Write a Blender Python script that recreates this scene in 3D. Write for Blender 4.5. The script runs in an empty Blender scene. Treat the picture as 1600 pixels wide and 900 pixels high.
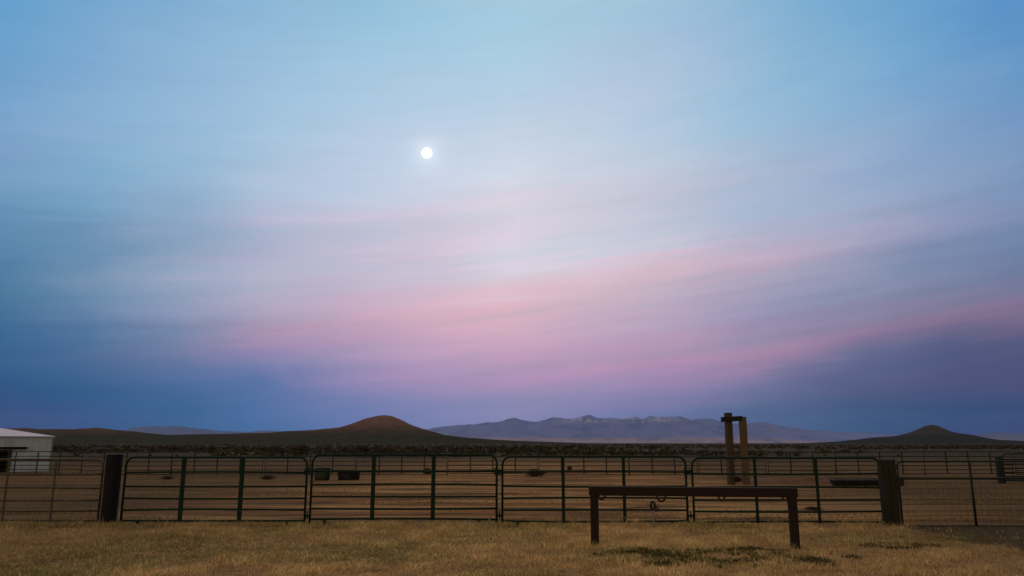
import bpy, math, random
import numpy as np
from mathutils import Vector, noise
R = math.radians
random.seed(7); rng = np.random.default_rng(7)
SC = bpy.context.scene
COL = SC.collection

# ------------------------------------------------------------------ camera
PITCH = 11.4; F = 1200.0; EYE = 1.65
cd = bpy.data.cameras.new("camera"); cam = bpy.data.objects.new("camera", cd); COL.objects.link(cam)
cam.location = (0, 0, EYE); cam.rotation_euler = (R(90+PITCH), 0, 0)
cd.sensor_width = 36; cd.lens = 36*F/1600; cd.clip_start = 0.1; cd.clip_end = 200000
SC.camera = cam
CP, SP = math.cos(R(PITCH)), math.sin(R(PITCH))
def ray(px, py):
    u = (px-800)/F; t = (py-450)/F
    return Vector((u, CP+t*SP, SP-t*CP))
def at(px, py, Y):                    # the point of the world at depth Y seen in that direction
    d = ray(px, py); return Vector((0, 0, EYE)) + d*(Y/d.y)
def gnd(px, py):
    d = ray(px, py); return Vector((0, 0, EYE)) + d*(EYE/-d.z)

# ------------------------------------------------------------------ colour management
vs = SC.view_settings
vs.view_transform = 'Standard'; vs.look = 'None'; vs.exposure = 0; vs.gamma = 1; vs.use_curve_mapping = False
SC.render.engine = 'CYCLES'
try:
    SC.cycles.max_bounces = 5; SC.cycles.volume_bounces = 0
except Exception: pass

# ------------------------------------------------------------------ sky
SUN_EL = 3.0; SUN_AZ = 200.0   # afterglow behind the camera, a little to the left
def lin(c):
    c = c/255.0
    return c/12.92 if c <= .04045 else ((c+.055)/1.055)**2.4
SKY = {   # sRGB of the dusk sky by bearing column, (height key, colour)
 0:[(0,(98,158,204)),(100,(110,158,202)),(200,(118,160,202)),(240,(126,154,196)),(300,(108,156,192)),(345,(92,134,174)),(400,(78,124,164)),(470,(66,112,150)),(530,(56,96,141)),(600,(45,82,126)),(690,(38,74,116))],
 200:[(0,(120,166,206)),(100,(134,172,210)),(200,(140,178,212)),(300,(130,172,204)),(350,(114,149,182)),(400,(120,150,182)),(440,(134,158,186)),(500,(108,132,168)),(550,(84,116,156)),(600,(64,99,141)),(690,(52,89,130))],
 400:[(0,(138,180,214)),(100,(150,185,216)),(200,(160,193,220)),(300,(172,190,216)),(350,(172,176,204)),(400,(170,172,200)),(450,(170,175,200)),(495,(168,156,184)),(522,(172,146,176)),(552,(128,128,170)),(600,(84,112,162)),(690,(72,105,152))],
 600:[(0,(145,190,218)),(100,(162,198,224)),(200,(178,200,226)),(300,(196,206,228)),(350,(200,192,214)),(400,(196,190,210)),(450,(194,180,202)),(500,(206,165,186)),(550,(180,153,186)),(600,(154,138,180)),(640,(116,125,172)),(690,(106,120,166))],
 800:[(0,(158,198,222)),(100,(170,204,226)),(200,(190,203,224)),(260,(206,217,233)),(320,(214,206,220)),(400,(212,208,224)),(430,(210,204,217)),(475,(218,180,193)),(530,(203,166,190)),(590,(172,143,180)),(630,(136,134,174)),(690,(126,131,170))],
 1000:[(0,(156,194,218)),(100,(176,192,220)),(200,(185,203,224)),(270,(190,200,218)),(320,(200,195,213)),(380,(200,204,222)),(430,(213,184,197)),(500,(190,165,192)),(560,(184,146,177)),(600,(156,134,176)),(650,(112,119,163)),(690,(104,113,158))],
 1200:[(0,(132,176,210)),(100,(144,183,213)),(200,(150,187,216)),(250,(164,180,207)),(300,(166,180,207)),(350,(166,182,210)),(400,(186,168,191)),(450,(168,157,186)),(500,(150,144,177)),(565,(158,130,161)),(600,(108,114,152)),(650,(82,100,136)),(690,(76,97,132))],
 1400:[(0,(106,162,206)),(100,(116,165,206)),(200,(138,169,206)),(300,(145,165,197)),(345,(156,166,194)),(400,(138,144,177)),(450,(130,139,172)),(505,(136,119,148)),(550,(78,95,134)),(600,(82,87,124)),(650,(62,85,120)),(690,(56,82,116))],
 1600:[(0,(88,144,200)),(100,(98,148,196)),(200,(118,150,192)),(300,(120,144,182)),(350,(114,134,172)),(400,(105,120,157)),(455,(116,112,144)),(480,(142,110,138)),(500,(132,107,138)),(530,(76,86,122)),(600,(80,80,120)),(625,(66,80,116)),(690,(44,74,116))]}
_xs = sorted(SKY)
SLANT = 0.155
def sky_px(px, py):
    w = min(max((660-py)/100., 0), 1); w = w*w*(3-2*w); cols = []
    for x in _xs:
        ys = [k for k, _ in SKY[x]]; q = py+SLANT*(px-x)*w
        cols.append([np.interp(q, ys, [c[i] for _, c in SKY[x]]) for i in range(3)])
    cols = np.array(cols)
    return [np.interp(px, _xs, cols[:, i]) for i in range(3)]
def dir_px(az, el):
    d = Vector((math.sin(az)*math.cos(el), math.cos(az)*math.cos(el), math.sin(el)))
    fwd = d.y*CP + d.z*SP; up = -d.y*SP + d.z*CP
    return 800+F*d.x/fwd, 450-F*up/fwd

world = bpy.data.worlds.new("World"); SC.world = world; world.use_nodes = True
wt = world.node_tree; wt.nodes.clear()
class NG:
    def __init__(s, t): s.t = t
    def n(s, typ, **k):
        nd = s.t.nodes.new(typ)
        for a, b in k.items(): setattr(nd, a, b)
        return nd
    def l(s, a, b): s.t.links.new(a, b)
    def put(s, sock, v):
        if isinstance(v, bpy.types.NodeSocket): s.l(v, sock)
        else: sock.default_value = v
    def m(s, op, a, b=0.0, c=0.0, clamp=False):
        nd = s.n('ShaderNodeMath', operation=op, use_clamp=clamp)
        s.put(nd.inputs[0], a); s.put(nd.inputs[1], b); s.put(nd.inputs[2], c)
        return nd.outputs[0]
    def sm(s, v, a, b, lo=0.0, hi=1.0):
        nd = s.n('ShaderNodeMapRange', interpolation_type='SMOOTHSTEP')
        s.put(nd.inputs[0], v)
        for i, q in enumerate((a, b, lo, hi)): s.put(nd.inputs[i+1], q)
        return nd.outputs[0]
    def lr(s, v, a, b, lo=0.0, hi=1.0):
        nd = s.n('ShaderNodeMapRange'); s.put(nd.inputs[0], v)
        for i, q in enumerate((a, b, lo, hi)): s.put(nd.inputs[i+1], q)
        return nd.outputs[0]
    def mix(s, f, a, b, bt='MIX'):
        nd = s.n('ShaderNodeMix', data_type='RGBA', blend_type=bt)
        s.put(nd.inputs[0], f); s.put(nd.inputs[6], a); s.put(nd.inputs[7], b)
        return nd.outputs[2]
    def noise(s, vec, scale, detail=4.0, rough=.55, dist=0.0):
        nd = s.n('ShaderNodeTexNoise'); s.l(vec, nd.inputs['Vector'])
        nd.inputs['Scale'].default_value = scale; nd.inputs['Detail'].default_value = detail
        nd.inputs['Roughness'].default_value = rough; nd.inputs['Distortion'].default_value = dist
        return nd.outputs[0]
    def xyz(s, x, y, z):
        nd = s.n('ShaderNodeCombineXYZ'); s.put(nd.inputs[0], x); s.put(nd.inputs[1], y); s.put(nd.inputs[2], z)
        return nd.outputs[0]
    def vmul(s, vec, v3):
        nd = s.n('ShaderNodeVectorMath', operation='MULTIPLY'); s.l(vec, nd.inputs[0]); nd.inputs[1].default_value = v3
        return nd.outputs[0]

g = NG(wt)
tc = g.n('ShaderNodeTexCoord'); nrm = g.n('ShaderNodeVectorMath', operation='NORMALIZE'); g.l(tc.outputs['Generated'], nrm.inputs[0])
sep = g.n('ShaderNodeSeparateXYZ'); g.l(nrm.outputs[0], sep.inputs[0])
X, Y, Z = sep.outputs
az = g.m('ARCTAN2', X, Y)                    # bearing from north (+Y), radians
el = g.m('ARCSINE', Z)
# cirrus: long streaks that rise a little to the right
tilt = g.m('SUBTRACT', el, g.m('MULTIPLY', az, 0.085))
fade = g.sm(el, 0.0, 0.12)                  # streaks get finer and calmer right at the horizon
sv = g.xyz(g.m('MULTIPLY', az, 1.3), g.m('MULTIPLY', tilt, 13.0), 0.0)
n1 = g.noise(sv, 1.6, 6, .55, .35)
sv2 = g.xyz(g.m('MULTIPLY', az, 3.0), g.m('MULTIPLY', tilt, 46.0), 3.7)
n2 = g.noise(sv2, 1.7, 6, .6, .5)
sv3 = g.xyz(g.m('MULTIPLY', az, 5.0), g.m('MULTIPLY', tilt, 16.0), 9.1)
n3 = g.noise(sv3, 1.2, 5, .55, .6)
el2 = g.m('ADD', el, g.m('MULTIPLY', g.m('SUBTRACT', n1, .5), g.m('MULTIPLY', fade, 0.036)))
el2 = g.m('ADD', el2, g.m('MULTIPLY', g.m('SUBTRACT', n2, .5), g.m('MULTIPLY', fade, 0.024)))
az2 = g.m('ADD', az, g.m('MULTIPLY', g.m('SUBTRACT', n3, .5), .12))
ELMAX = R(60); DENS = 3.0e-5; AIR = (.11, .13, .21)
slw = g.m('MULTIPLY', g.sm(el, R(1.4), R(6.2)), SLANT)
ncol = 13; AZ = [R(-36+6*i) for i in range(ncol)]
stops = [0, .5, 1.2, 2, 2.8, 3.6, 4.5, 5.5, 6.5, 7.5, 8.7, 10, 11.2, 12.5, 14, 16, 18, 20, 22, 25, 28, 31]
cur = None
for i, a in enumerate(AZ):
    tt = g.m('DIVIDE', g.m('SUBTRACT', el2, g.m('MULTIPLY', slw, g.m('SUBTRACT', az2, a))), ELMAX, clamp=True)
    rp = g.n('ShaderNodeValToRGB'); g.l(tt, rp.inputs[0]); cr = rp.color_ramp
    cr.interpolation = 'B_SPLINE' if False else 'LINEAR'
    pts = []
    for e in stops:
        px, py = dir_px(a, R(e)); c = sky_px(min(max(px, 0), 1600), min(max(py, 0), 690))
        tr = math.exp(-DENS*min(19500, 658/max(math.sin(R(e)), .02)))         # what the air box lets through
        pts.append((e/60, [max(.004, (lin(v)-q*(1-tr))/tr) for v, q in zip(c, AIR)]))
    top = pts[-1][1]
    pts.append((42/60, [.72, .62, .60])); pts.append((1.0, [1.30, .82, .56]))   # warm overhead glow, added out of view to light the ground
    while len(cr.elements) > 1: cr.elements.remove(cr.elements[-1])
    cr.elements[0].position = 0; cr.elements[0].color = (*pts[0][1], 1)
    for p, c in pts[1:]:
        e_ = cr.elements.new(p); e_.color = (*c, 1)
    if cur is None: cur = rp.outputs[0]
    else:
        w = g.lr(az2, AZ[i-1], AZ[i]); cur = g.mix(w, cur, rp.outputs[0])
# streak light and dark
br = g.m('ADD', .915, g.m('ADD', g.m('MULTIPLY', n2, .12), g.m('MULTIPLY', n1, .05)))
cur = g.mix(1.0, cur, g.xyz(br, br, br), 'MULTIPLY')
# pink and pale cirrus streaks in the lit belt
sv4 = g.xyz(g.m('MULTIPLY', az, 1.1), g.m('MULTIPLY', g.m('SUBTRACT', el, g.m('MULTIPLY', az, 0.12)), 20.0), 17.3)
n4 = g.m('SUBTRACT', g.noise(sv4, 1.5, 7, .62, .6), .5)
belt = g.m('MULTIPLY', g.sm(el, R(1.0), R(5.0)), g.sm(el, R(24), R(13)))
k4 = g.m('MULTIPLY', n4, g.m('MULTIPLY', belt, .7))
cur = g.mix(1.0, cur, g.xyz(g.m('ADD', 1.02, g.m('MULTIPLY', k4, 1.0)), g.m('ADD', 1.02, g.m('MULTIPLY', k4, .05)), g.m('ADD', 1.0, g.m('MULTIPLY', k4, .20))), 'MULTIPLY')
# thin cloud lit round the moon
md = ray(667, 239).normalized()
dotn = g.n('ShaderNodeVectorMath', operation='DOT_PRODUCT'); g.l(nrm.outputs[0], dotn.inputs[0]); dotn.inputs[1].default_value = md
ang = g.m('ARCCOSINE', g.m('MINIMUM', dotn.outputs['Value'], 1.0))
halo = g.m('POWER', 2.718, g.m('MULTIPLY', -1.0, g.m('DIVIDE', ang, R(.55))))
halo2 = g.m('POWER', 2.718, g.m('MULTIPLY', -1.0, g.m('DIVIDE', ang, R(3.0))))
hs = g.m('ADD', g.m('MULTIPLY', halo, .38), g.m('MULTIPLY', halo2, .03))
cur = g.mix(1.0, cur, g.xyz(hs, g.m('MULTIPLY', hs, .95), g.m('MULTIPLY', hs, .82)), 'ADD')
nish = g.n('ShaderNodeTexSky', sky_type='NISHITA', sun_disc=False)
nish.sun_elevation = R(SUN_EL); nish.sun_rotation = R(SUN_AZ); nish.altitude = 1300; nish.dust_density = 2.0
bg1 = g.n('ShaderNodeBackground'); g.l(cur, bg1.inputs[0]); bg1.inputs[1].default_value = 1.0
bg2 = g.n('ShaderNodeBackground'); g.l(nish.outputs[0], bg2.inputs[0]); bg2.inputs[1].default_value = 0.10
mx = g.n('ShaderNodeMixShader'); g.l(g.sm(Y, .30, -.40), mx.inputs[0])
g.l(bg1.outputs[0], mx.inputs[1]); g.l(bg2.outputs[0], mx.inputs[2])
wo = g.n('ShaderNodeOutputWorld'); g.l(mx.outputs[0], wo.inputs[0])

# the last warm light from behind the camera
sd = bpy.data.lights.new("sun", 'SUN'); so = bpy.data.objects.new("sun", sd); COL.objects.link(so)
sd.energy = 0.3; sd.angle = R(25); sd.color = (1.0, .60, .38)
a_, e_ = R(SUN_AZ), R(24)
dv = Vector((math.sin(a_)*math.cos(e_), math.cos(a_)*math.cos(e_), math.sin(e_)))
so.rotation_euler = dv.to_track_quat('Z', 'Y').to_euler()

# ------------------------------------------------------------------ helpers
def tag(o, label=None, cat=None, group=None, kind=None):
    if label: o['label'] = label
    if cat: o['category'] = cat
    if group: o['group'] = group
    if kind: o['kind'] = kind
    return o
def empty(name, loc=(0, 0, 0), rz=0):
    o = bpy.data.objects.new(name, None); COL.objects.link(o); o.location = loc; o.rotation_euler = (0, 0, rz)
    o.empty_display_size = .2
    return o
class MB:
    def __init__(s): s.v = []; s.f = []
    def add(s, vs_, fs_):
        b = len(s.v); s.v += [tuple(p) for p in vs_]; s.f += [tuple(i+b for i in f) for f in fs_]
    def hexa(s, p):   # 4 bottom, 4 top
        s.add(p, [(3, 2, 1, 0), (4, 5, 6, 7), (0, 1, 5, 4), (1, 2, 6, 5), (2, 3, 7, 6), (3, 0, 4, 7)])
    def box(s, x0, x1, y0, y1, z0, z1):
        s.hexa([(x0, y0, z0), (x1, y0, z0), (x1, y1, z0), (x0, y1, z0), (x0, y0, z1), (x1, y0, z1), (x1, y1, z1), (x0, y1, z1)])
    def tube(s, pts, r, n=10, closed=False, rr=None):
        pts = [Vector(p) for p in pts]; k = len(pts); rings = []; prev = None
        for i, p in enumerate(pts):
            if closed: t = (pts[(i+1) % k]-pts[i-1])
            else: t = pts[min(i+1, k-1)]-pts[max(i-1, 0)]
            t.normalize()
            if prev is None:
                a = Vector((0, 1, 0)) if abs(t.y) < .9 else Vector((1, 0, 0)); nn = (a-t*a.dot(t)).normalized()
            else: nn = (prev-t*prev.dot(t)).normalized()
            prev = nn; bb = t.cross(nn); q = rr[i] if rr else r
            rings.append([p+(nn*math.cos(2*math.pi*j/n)+bb*math.sin(2*math.pi*j/n))*q for j in range(n)])
        vs_ = [v for rg in rings for v in rg]; fs_ = []
        for i in range(k if closed else k-1):
            a, b = i*n, ((i+1) % k)*n
            for j in range(n): fs_.append((a+j, a+(j+1) % n, b+(j+1) % n, b+j))
        if not closed: fs_.append(tuple(range(n-1, -1, -1))); fs_.append(tuple((k-1)*n+j for j in range(n)))
        s.add(vs_, fs_)
    def lathe(s, prof, c=(0, 0, 0), n=28, sx=1, sy=1):
        vs_ = []; fs_ = []
        for r, z in prof:
            for j in range(n):
                a = 2*math.pi*j/n; vs_.append((c[0]+r*sx*math.cos(a), c[1]+r*sy*math.sin(a), c[2]+z))
        for i in range(len(prof)-1):
            for j in range(n): fs_.append((i*n+j, i*n+(j+1) % n, (i+1)*n+(j+1) % n, (i+1)*n+j))
        fs_.append(tuple(range(n-1, -1, -1))); fs_.append(tuple((len(prof)-1)*n+j for j in range(n)))
        s.add(vs_, fs_)
    def build(s, name, mat, parent=None, smooth=False, bevel=0, off=None):
        me = bpy.data.meshes.new(name)
        vv = s.v if off is None else [(a-off[0], b-off[1], c-off[2]) for a, b, c in s.v]
        me.from_pydata(vv, [], s.f); me.update()
        if mat: me.materials.append(mat)
        o = bpy.data.objects.new(name, me); COL.objects.link(o)
        if parent: o.parent = parent
        if smooth: me.polygons.foreach_set('use_smooth', [True]*len(me.polygons))
        if bevel:
            b = o.modifiers.new('bevel', 'BEVEL'); b.width = bevel; b.segments = 2; b.limit_method = 'ANGLE'
        return o
def np_mesh(name, verts, faces_flat, loop_tot, mat, colors=None):
    me = bpy.data.meshes.new(name); nv = len(verts); nf = len(loop_tot)
    me.vertices.add(nv); me.vertices.foreach_set('co', verts.astype(np.float32).ravel())
    me.loops.add(len(faces_flat)); me.loops.foreach_set('vertex_index', faces_flat.astype(np.int32))
    me.polygons.add(nf); st = np.concatenate([[0], np.cumsum(loop_tot)[:-1]]).astype(np.int32)
    me.polygons.foreach_set('loop_start', st); me.polygons.foreach_set('loop_total', loop_tot.astype(np.int32))
    if colors is not None:
        at_ = me.color_attributes.new('tone', 'FLOAT_COLOR', 'POINT'); at_.data.foreach_set('color', colors.astype(np.float32).ravel())
    me.update(); me.validate(); me.materials.append(mat)
    o = bpy.data.objects.new(name, me); COL.objects.link(o); return o
def mat(name, base, rough=.8, metal=0.0, var=None, scale=6.0, amt=.5, bump=0.0, bscale=40.0, stretch=(1, 1, 1), spec=.3):
    m_ = bpy.data.materials.new(name); m_.use_nodes = True; t = NG(m_.node_tree)
    b = m_.node_tree.nodes['Principled BSDF']; b.inputs['Roughness'].default_value = rough; b.inputs['Metallic'].default_value = metal
    b.inputs['Specular IOR Level'].default_value = spec
    tcn = t.n('ShaderNodeTexCoord'); v = t.vmul(tcn.outputs['Object'], stretch)
    nz = t.noise(v, scale, 6, .6); f_ = t.sm(nz, .5-.25/max(amt, .01)*.5, .5+.25/max(amt, .01)*.5) if var else None
    if var: t.l(t.mix(f_, (*base, 1), (*var, 1)), b.inputs['Base Color'])
    else: b.inputs['Base Color'].default_value = (*base, 1)
    if bump:
        bp = t.n('ShaderNodeBump'); bp.inputs['Strength'].default_value = bump; bp.inputs['Distance'].default_value = .02
        t.l(t.noise(v, bscale, 5, .6), bp.inputs['Height']); t.l(bp.outputs[0], b.inputs['Normal'])
    return m_

M = {}
M['green'] = mat('green_paint', (.003, .026, .014), .65, 0, (.006, .018, .010), 5, .6, .1, 60, spec=.12)
M['green_dark'] = mat('dark_green_paint', (.006, .016, .009), .6, 0, (.014, .012, .006), 3, .5, .1, 40)
M['galv'] = mat('weathered_galvanised', (.085, .075, .050), .6, .3, (.04, .035, .022), 7, .7, .1, 60)
M['tie'] = mat('creosote_timber', (.004, .0045, .006), .9, 0, (.009, .0085, .010), 8, .6, .5, 40, (1, 1, .12))
M['tie2'] = mat('weathered_timber', (.008, .011, .005), .85, 0, (.030, .024, .011), 9, .5, .5, 40, (1, 1, .12))
M['wood_dark'] = mat('dark_old_timber', (.038, .030, .015), .85, 0, (.085, .062, .030), 5, .6, .4, 30, (1, 1, .1))
M['wood_tan'] = mat('tan_old_timber', (.14, .095, .042), .85, 0, (.10, .066, .028), 5, .6, .4, 30, (1, 1, .1))
M['rust'] = mat('rusty_brown_steel', (.012, .007, .0045), .8, 0, (.020, .009, .006), 9, .6, .2, 70)
M['rust_ring'] = mat('rusty_ring', (.030, .014, .010), .6, .4, (.05, .02, .012), 30, .6)
M['rubber'] = mat('black_rubber', (.008, .008, .009), .6, 0, (.016, .015, .015), 5, .6)
M['tub'] = mat('dull_green_plastic', (.016, .038, .020), .5, 0, (.030, .035, .018), 5, .6)
M['wire'] = mat('dull_wire', (.05, .045, .03), .5, .4)
M['sheet'] = None
M['pale'] = mat('pale_pipe', (.30, .25, .18), .6, 0, (.18, .14, .10), 14, .6)
M['stone'] = mat('pale_stone', (.30, .27, .21), .9, 0, (.2, .17, .12), 14, .6, .4, 30)
M['chain'] = mat('zinc_chain', (.25, .27, .26), .4, .8)

# ------------------------------------------------------------------ ground
def ground_mat():
    m_ = bpy.data.materials.new('ranch_ground'); m_.use_nodes = True; t = NG(m_.node_tree)
    b = m_.node_tree.nodes['Principled BSDF']; b.inputs['Roughness'].default_value = .95; b.inputs['Specular IOR Level'].default_value = .1
    geo = t.n('ShaderNodeNewGeometry'); P = geo.outputs['Position']; s_ = t.n('ShaderNodeSeparateXYZ'); t.l(P, s_.inputs[0])
    x, y = s_.outputs[0], s_.outputs[1]
    nf = t.noise(P, 9, 8, .65); nm = t.noise(P, .9, 6, .6); nl = t.noise(t.vmul(P, (.10, .75, 1)), 1.0, 7, .62, .4)
    # litter under the grass
    straw = t.mix(t.sm(nf, .35, .65), (.20, .13, .06, 1), (.38, .25, .12, 1))
    bare = t.mix(t.sm(nf, .35, .7), (.040, .031, .008, 1), (.072, .054, .016, 1))
    bare = t.mix(t.sm(nm, .45, .7), bare, (.06, .052, .014, 1))
    lawn = t.mix(t.sm(t.m('ADD', x, t.m('MULTIPLY', nm, 1.6)), 8.0, 8.9), straw, bare)
    # trampled corral dirt: red brown, dry tan and damp dark patches in drifts
    d1 = t.mix(t.sm(nl, .42, .58), (.205, .100, .028, 1), (.33, .215, .078, 1))
    nl2 = t.noise(t.vmul(P, (.18, 1.1, 1)), 1.1, 7, .65, .5)
    d2 = t.mix(t.sm(nl2, .47, .60), d1, (.080, .048, .013, 1))
    d3 = t.mix(t.m('MULTIPLY', t.sm(nf, .5, .75), .45), d2, (.29, .20, .10, 1))
    side = t.sm(t.m('ABSOLUTE', t.m('ADD', x, -1.0)), 4.0, 13.0)       # lens edge darkening painted into the soil colour towards both ends
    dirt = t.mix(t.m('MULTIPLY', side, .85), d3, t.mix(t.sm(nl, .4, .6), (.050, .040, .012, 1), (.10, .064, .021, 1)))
    fenceline = t.sm(t.m('ABSOLUTE', t.m('SUBTRACT', y, 17.0)), .9, .2)
    dirt = t.mix(t.m('MULTIPLY', fenceline, .5), dirt, (.07, .06, .03, 1))
    # range land further out
    nv = t.noise(t.vmul(P, (.004, .02, 1)), 1.0, 8, .65, .3); nv2 = t.noise(t.vmul(P, (.02, .05, 1)), 1.0, 8, .7)
    r1 = t.mix(t.sm(nv2, .4, .62), (.028, .029, .008, 1), (.052, .036, .011, 1))
    r2 = t.mix(t.sm(nv, .60, .68), r1, (.19, .13, .085, 1))
    c1 = t.mix(t.sm(t.m('ADD', y, t.m('MULTIPLY', nm, .5)), 16.45, 16.75), lawn, dirt)
    c2 = t.mix(t.sm(t.m('ADD', y, t.m('MULTIPLY', nl2, 30)), 60, 115), c1, r2)
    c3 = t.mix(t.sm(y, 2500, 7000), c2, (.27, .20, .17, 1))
    t.l(c3, b.inputs['Base Color'])
    bp = t.n('ShaderNodeBump'); bp.inputs['Strength'].default_value = .6; bp.inputs['Distance'].default_value = .12
    t.l(t.m('ADD', nf, t.m('MULTIPLY', nl2, 2)), bp.inputs['Height']); t.l(bp.outputs[0], b.inputs['Normal'])
    return m_
mg = MB(); rads = [0, 4, 8, 12, 16, 20, 26, 34, 44, 60, 80, 110, 160, 240, 400, 700, 1200, 2200, 4000, 8000, 13000, 19000]; NA = 72
mg.v.append((0, 0, 0))
for r in rads[1:]:
    for j in range(NA):
        a = 2*math.pi*j/NA; mg.v.append((r*math.cos(a), r*math.sin(a), 0))
for j in range(NA): mg.f.append((0, 1+j, 1+(j+1) % NA))
for i in range(len(rads)-2):
    for j in range(NA):
        a, b_ = 1+i*NA, 1+(i+1)*NA; mg.f.append((a+j, b_+j, b_+(j+1) % NA, a+(j+1) % NA))
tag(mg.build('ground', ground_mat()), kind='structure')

# ------------------------------------------------------------------ hills and mountains
def terrain_mat(name, lo, hi, hz, hw, patch, snow=None, snz=0, nsc=.01, red=None, redc=None, xcut=None):
    m_ = bpy.data.materials.new(name); m_.use_nodes = True; t = NG(m_.node_tree)
    b = m_.node_tree.nodes['Principled BSDF']; b.inputs['Roughness'].default_value = 1; b.inputs['Specular IOR Level'].default_value = 0
    geo = t.n('ShaderNodeNewGeometry'); P = geo.outputs['Position']; s_ = t.n('ShaderNodeSeparateXYZ'); t.l(P, s_.inputs[0])
    nz = t.noise(P, nsc, 8, .65); n2 = t.noise(t.vmul(P, (1, .4, 3)), nsc*3, 7, .65)
    h = t.m('ADD', s_.outputs[2], t.m('MULTIPLY', t.m('SUBTRACT', nz, .5), hw*1.5))
    if xcut: h = t.m('ADD', h, t.sm(s_.outputs[0], xcut[0], xcut[1], 0, 90))   # the pale desert skirt thins out eastwards
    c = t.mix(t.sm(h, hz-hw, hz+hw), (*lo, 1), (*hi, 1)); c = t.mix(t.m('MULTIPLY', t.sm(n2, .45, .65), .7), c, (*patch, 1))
    if redc:
        c = t.mix(t.m('MULTIPLY', t.sm(t.m('ADD', s_.outputs[2], t.m('MULTIPLY', nz, 24)), redc[0], redc[1]), .75), c, (*red, 1))
    if snow:
        sx = t.m('ABSOLUTE', t.m('SUBTRACT', s_.outputs[0], 1900)); zone = t.sm(sx, 1500, 500)
        ns = t.noise(t.vmul(P, (1, .3, .35)), .010, 8, .7)
        c = t.mix(t.m('MULTIPLY', t.m('MULTIPLY', zone, .42), t.m('MULTIPLY', t.sm(h, snz, snz+80), t.sm(ns, .48, .55))), c, (*snow, 1))
    bp = t.n('ShaderNodeBump'); bp.inputs['Strength'].default_value = 1.0; bp.inputs['Distance'].default_value = .12/nsc
    t.l(t.noise(t.vmul(P, (1, 1, .25)), nsc*2.2, 8, .7), bp.inputs['Height']); t.l(bp.outputs[0], b.inputs['Normal'])
    t.l(c, b.inputs['Base Color']); return m_
def range_mesh(name, prof, D, wid, mt, skew=0.0, nx=260, ny=22, rough=.10, nsc=1/300., back=1.0, power=1.3, sc=0.0):
    xs = np.linspace(prof[0][0], prof[-1][0], nx); pxs = [p[0] for p in prof]; pys = [p[1] for p in prof]
    V = []; Fc = []
    for j in range(ny):
        s_ = -1+2*j/(ny-1)
        for px in xs:
            py = float(np.interp(px, pxs, pys)); top = at(px, py, D); h = max(top.z, 0)
            yy = D+s_*wid*(1 if s_ < 0 else back); x = top.x+skew*(yy-D)
            c = (1-abs(s_)**1.0)**power if abs(s_) < 1 else 0
            c = max(0., .5+.5*math.cos(math.pi*s_))**(power*.8)
            n_ = noise.fractal(Vector((x*nsc, yy*nsc*.7, 3.3)), 1.0, 2.1, 6)
            n2_ = 1-2*abs(noise.fractal(Vector((x*nsc*2.6, yy*nsc*.9, 8.1)), 1.0, 2.1, 5)); z = h*c*(1+rough*n_*(1-c*.75)*2.2)+rough*h*n_*.22*c+rough*h*.35*(n2_-.7)*c*(1-c*.6)
            V.append((x, yy, z-1.0*(1-c)*.8-(.5 if c < .01 else 0)))
    for j in range(ny-1):
        for i in range(nx-1):
            a = j*nx+i; Fc.append((a, a+1, a+nx+1, a+nx))
    b = MB(); b.v = V; b.f = Fc; o = b.build(name, mt, smooth=True); tag(o, kind='structure'); return o
hillm = terrain_mat('hill_scrub', (.040, .042, .014), (.105, .068, .034), 30, 14, (.026, .028, .010), nsc=.014, red=(.20, .112, .072), redc=(22, 82))
hillr = terrain_mat('dark_hill_scrub', (.026, .030, .010), (.055, .046, .020), 25, 14, (.030, .030, .013), nsc=.01, red=(.10, .055, .036), redc=(80, 100))
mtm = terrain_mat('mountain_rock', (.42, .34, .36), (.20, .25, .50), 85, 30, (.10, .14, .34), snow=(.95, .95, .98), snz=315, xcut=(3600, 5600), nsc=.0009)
prof_l = [(-420, 694), (-300, 683), (-150, 674), (0, 671), (40, 669), (60, 671), (120, 671), (155, 668.5), (185, 671), (215, 674), (240, 677.5), (270, 679), (320, 678), (350, 678.5), (420, 676), (450, 672.5), (500, 670.5), (530, 668), (548, 663), (562, 658), (575, 653), (588, 650), (600, 648.7), (612, 650), (622, 654), (636, 661), (652, 667), (668, 672.5), (690, 679), (720, 683), (760, 686), (800, 688.5), (850, 690.5), (900, 692), (950, 695)]
range_mesh('hill', prof_l, 1800, 300, hillm, skew=-.25, nx=420, ny=34, rough=.10, nsc=1/160.)
prof_r = [(1230, 696), (1270, 691.7), (1310, 690), (1340, 686.5), (1365, 683), (1380, 682), (1400, 681), (1418, 677), (1432, 671.5), (1443, 666.5), (1455, 664), (1466, 665), (1474, 669), (1486, 674), (1500, 677), (1516, 679), (1540, 684), (1560, 687.5), (1600, 689), (1700, 690), (1850, 694)]
range_mesh('hill', prof_r, 2600, 420, hillr, skew=.53, nx=300, ny=30, rough=.10, nsc=1/200.)
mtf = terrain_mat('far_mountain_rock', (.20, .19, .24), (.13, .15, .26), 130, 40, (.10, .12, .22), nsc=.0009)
prof_m = [(640, 693), (660, 676), (675, 668.5), (700, 667), (725, 664.5), (742, 660), (755, 659.5), (770, 661), (800, 658), (822, 657), (840, 659), (860, 655.5), (880, 656), (905, 654.5), (921, 651.5), (935, 654), (950, 653), (975, 653.5), (990, 652), (1005, 653), (1016, 651), (1030, 653), (1050, 655.5), (1075, 655), (1100, 653.5), (1115, 655), (1130, 660), (1160, 662), (1185, 660.5), (1200, 662), (1230, 667), (1270, 672.5), (1310, 675.5), (1345, 675), (1375, 678), (1420, 681), (1470, 683), (1520, 690), (1560, 693)]
range_mesh('mountains', prof_m, 14000, 1700, mtm, skew=.15, nx=420, ny=40, rough=.24, nsc=1/650., power=1.1)
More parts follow.
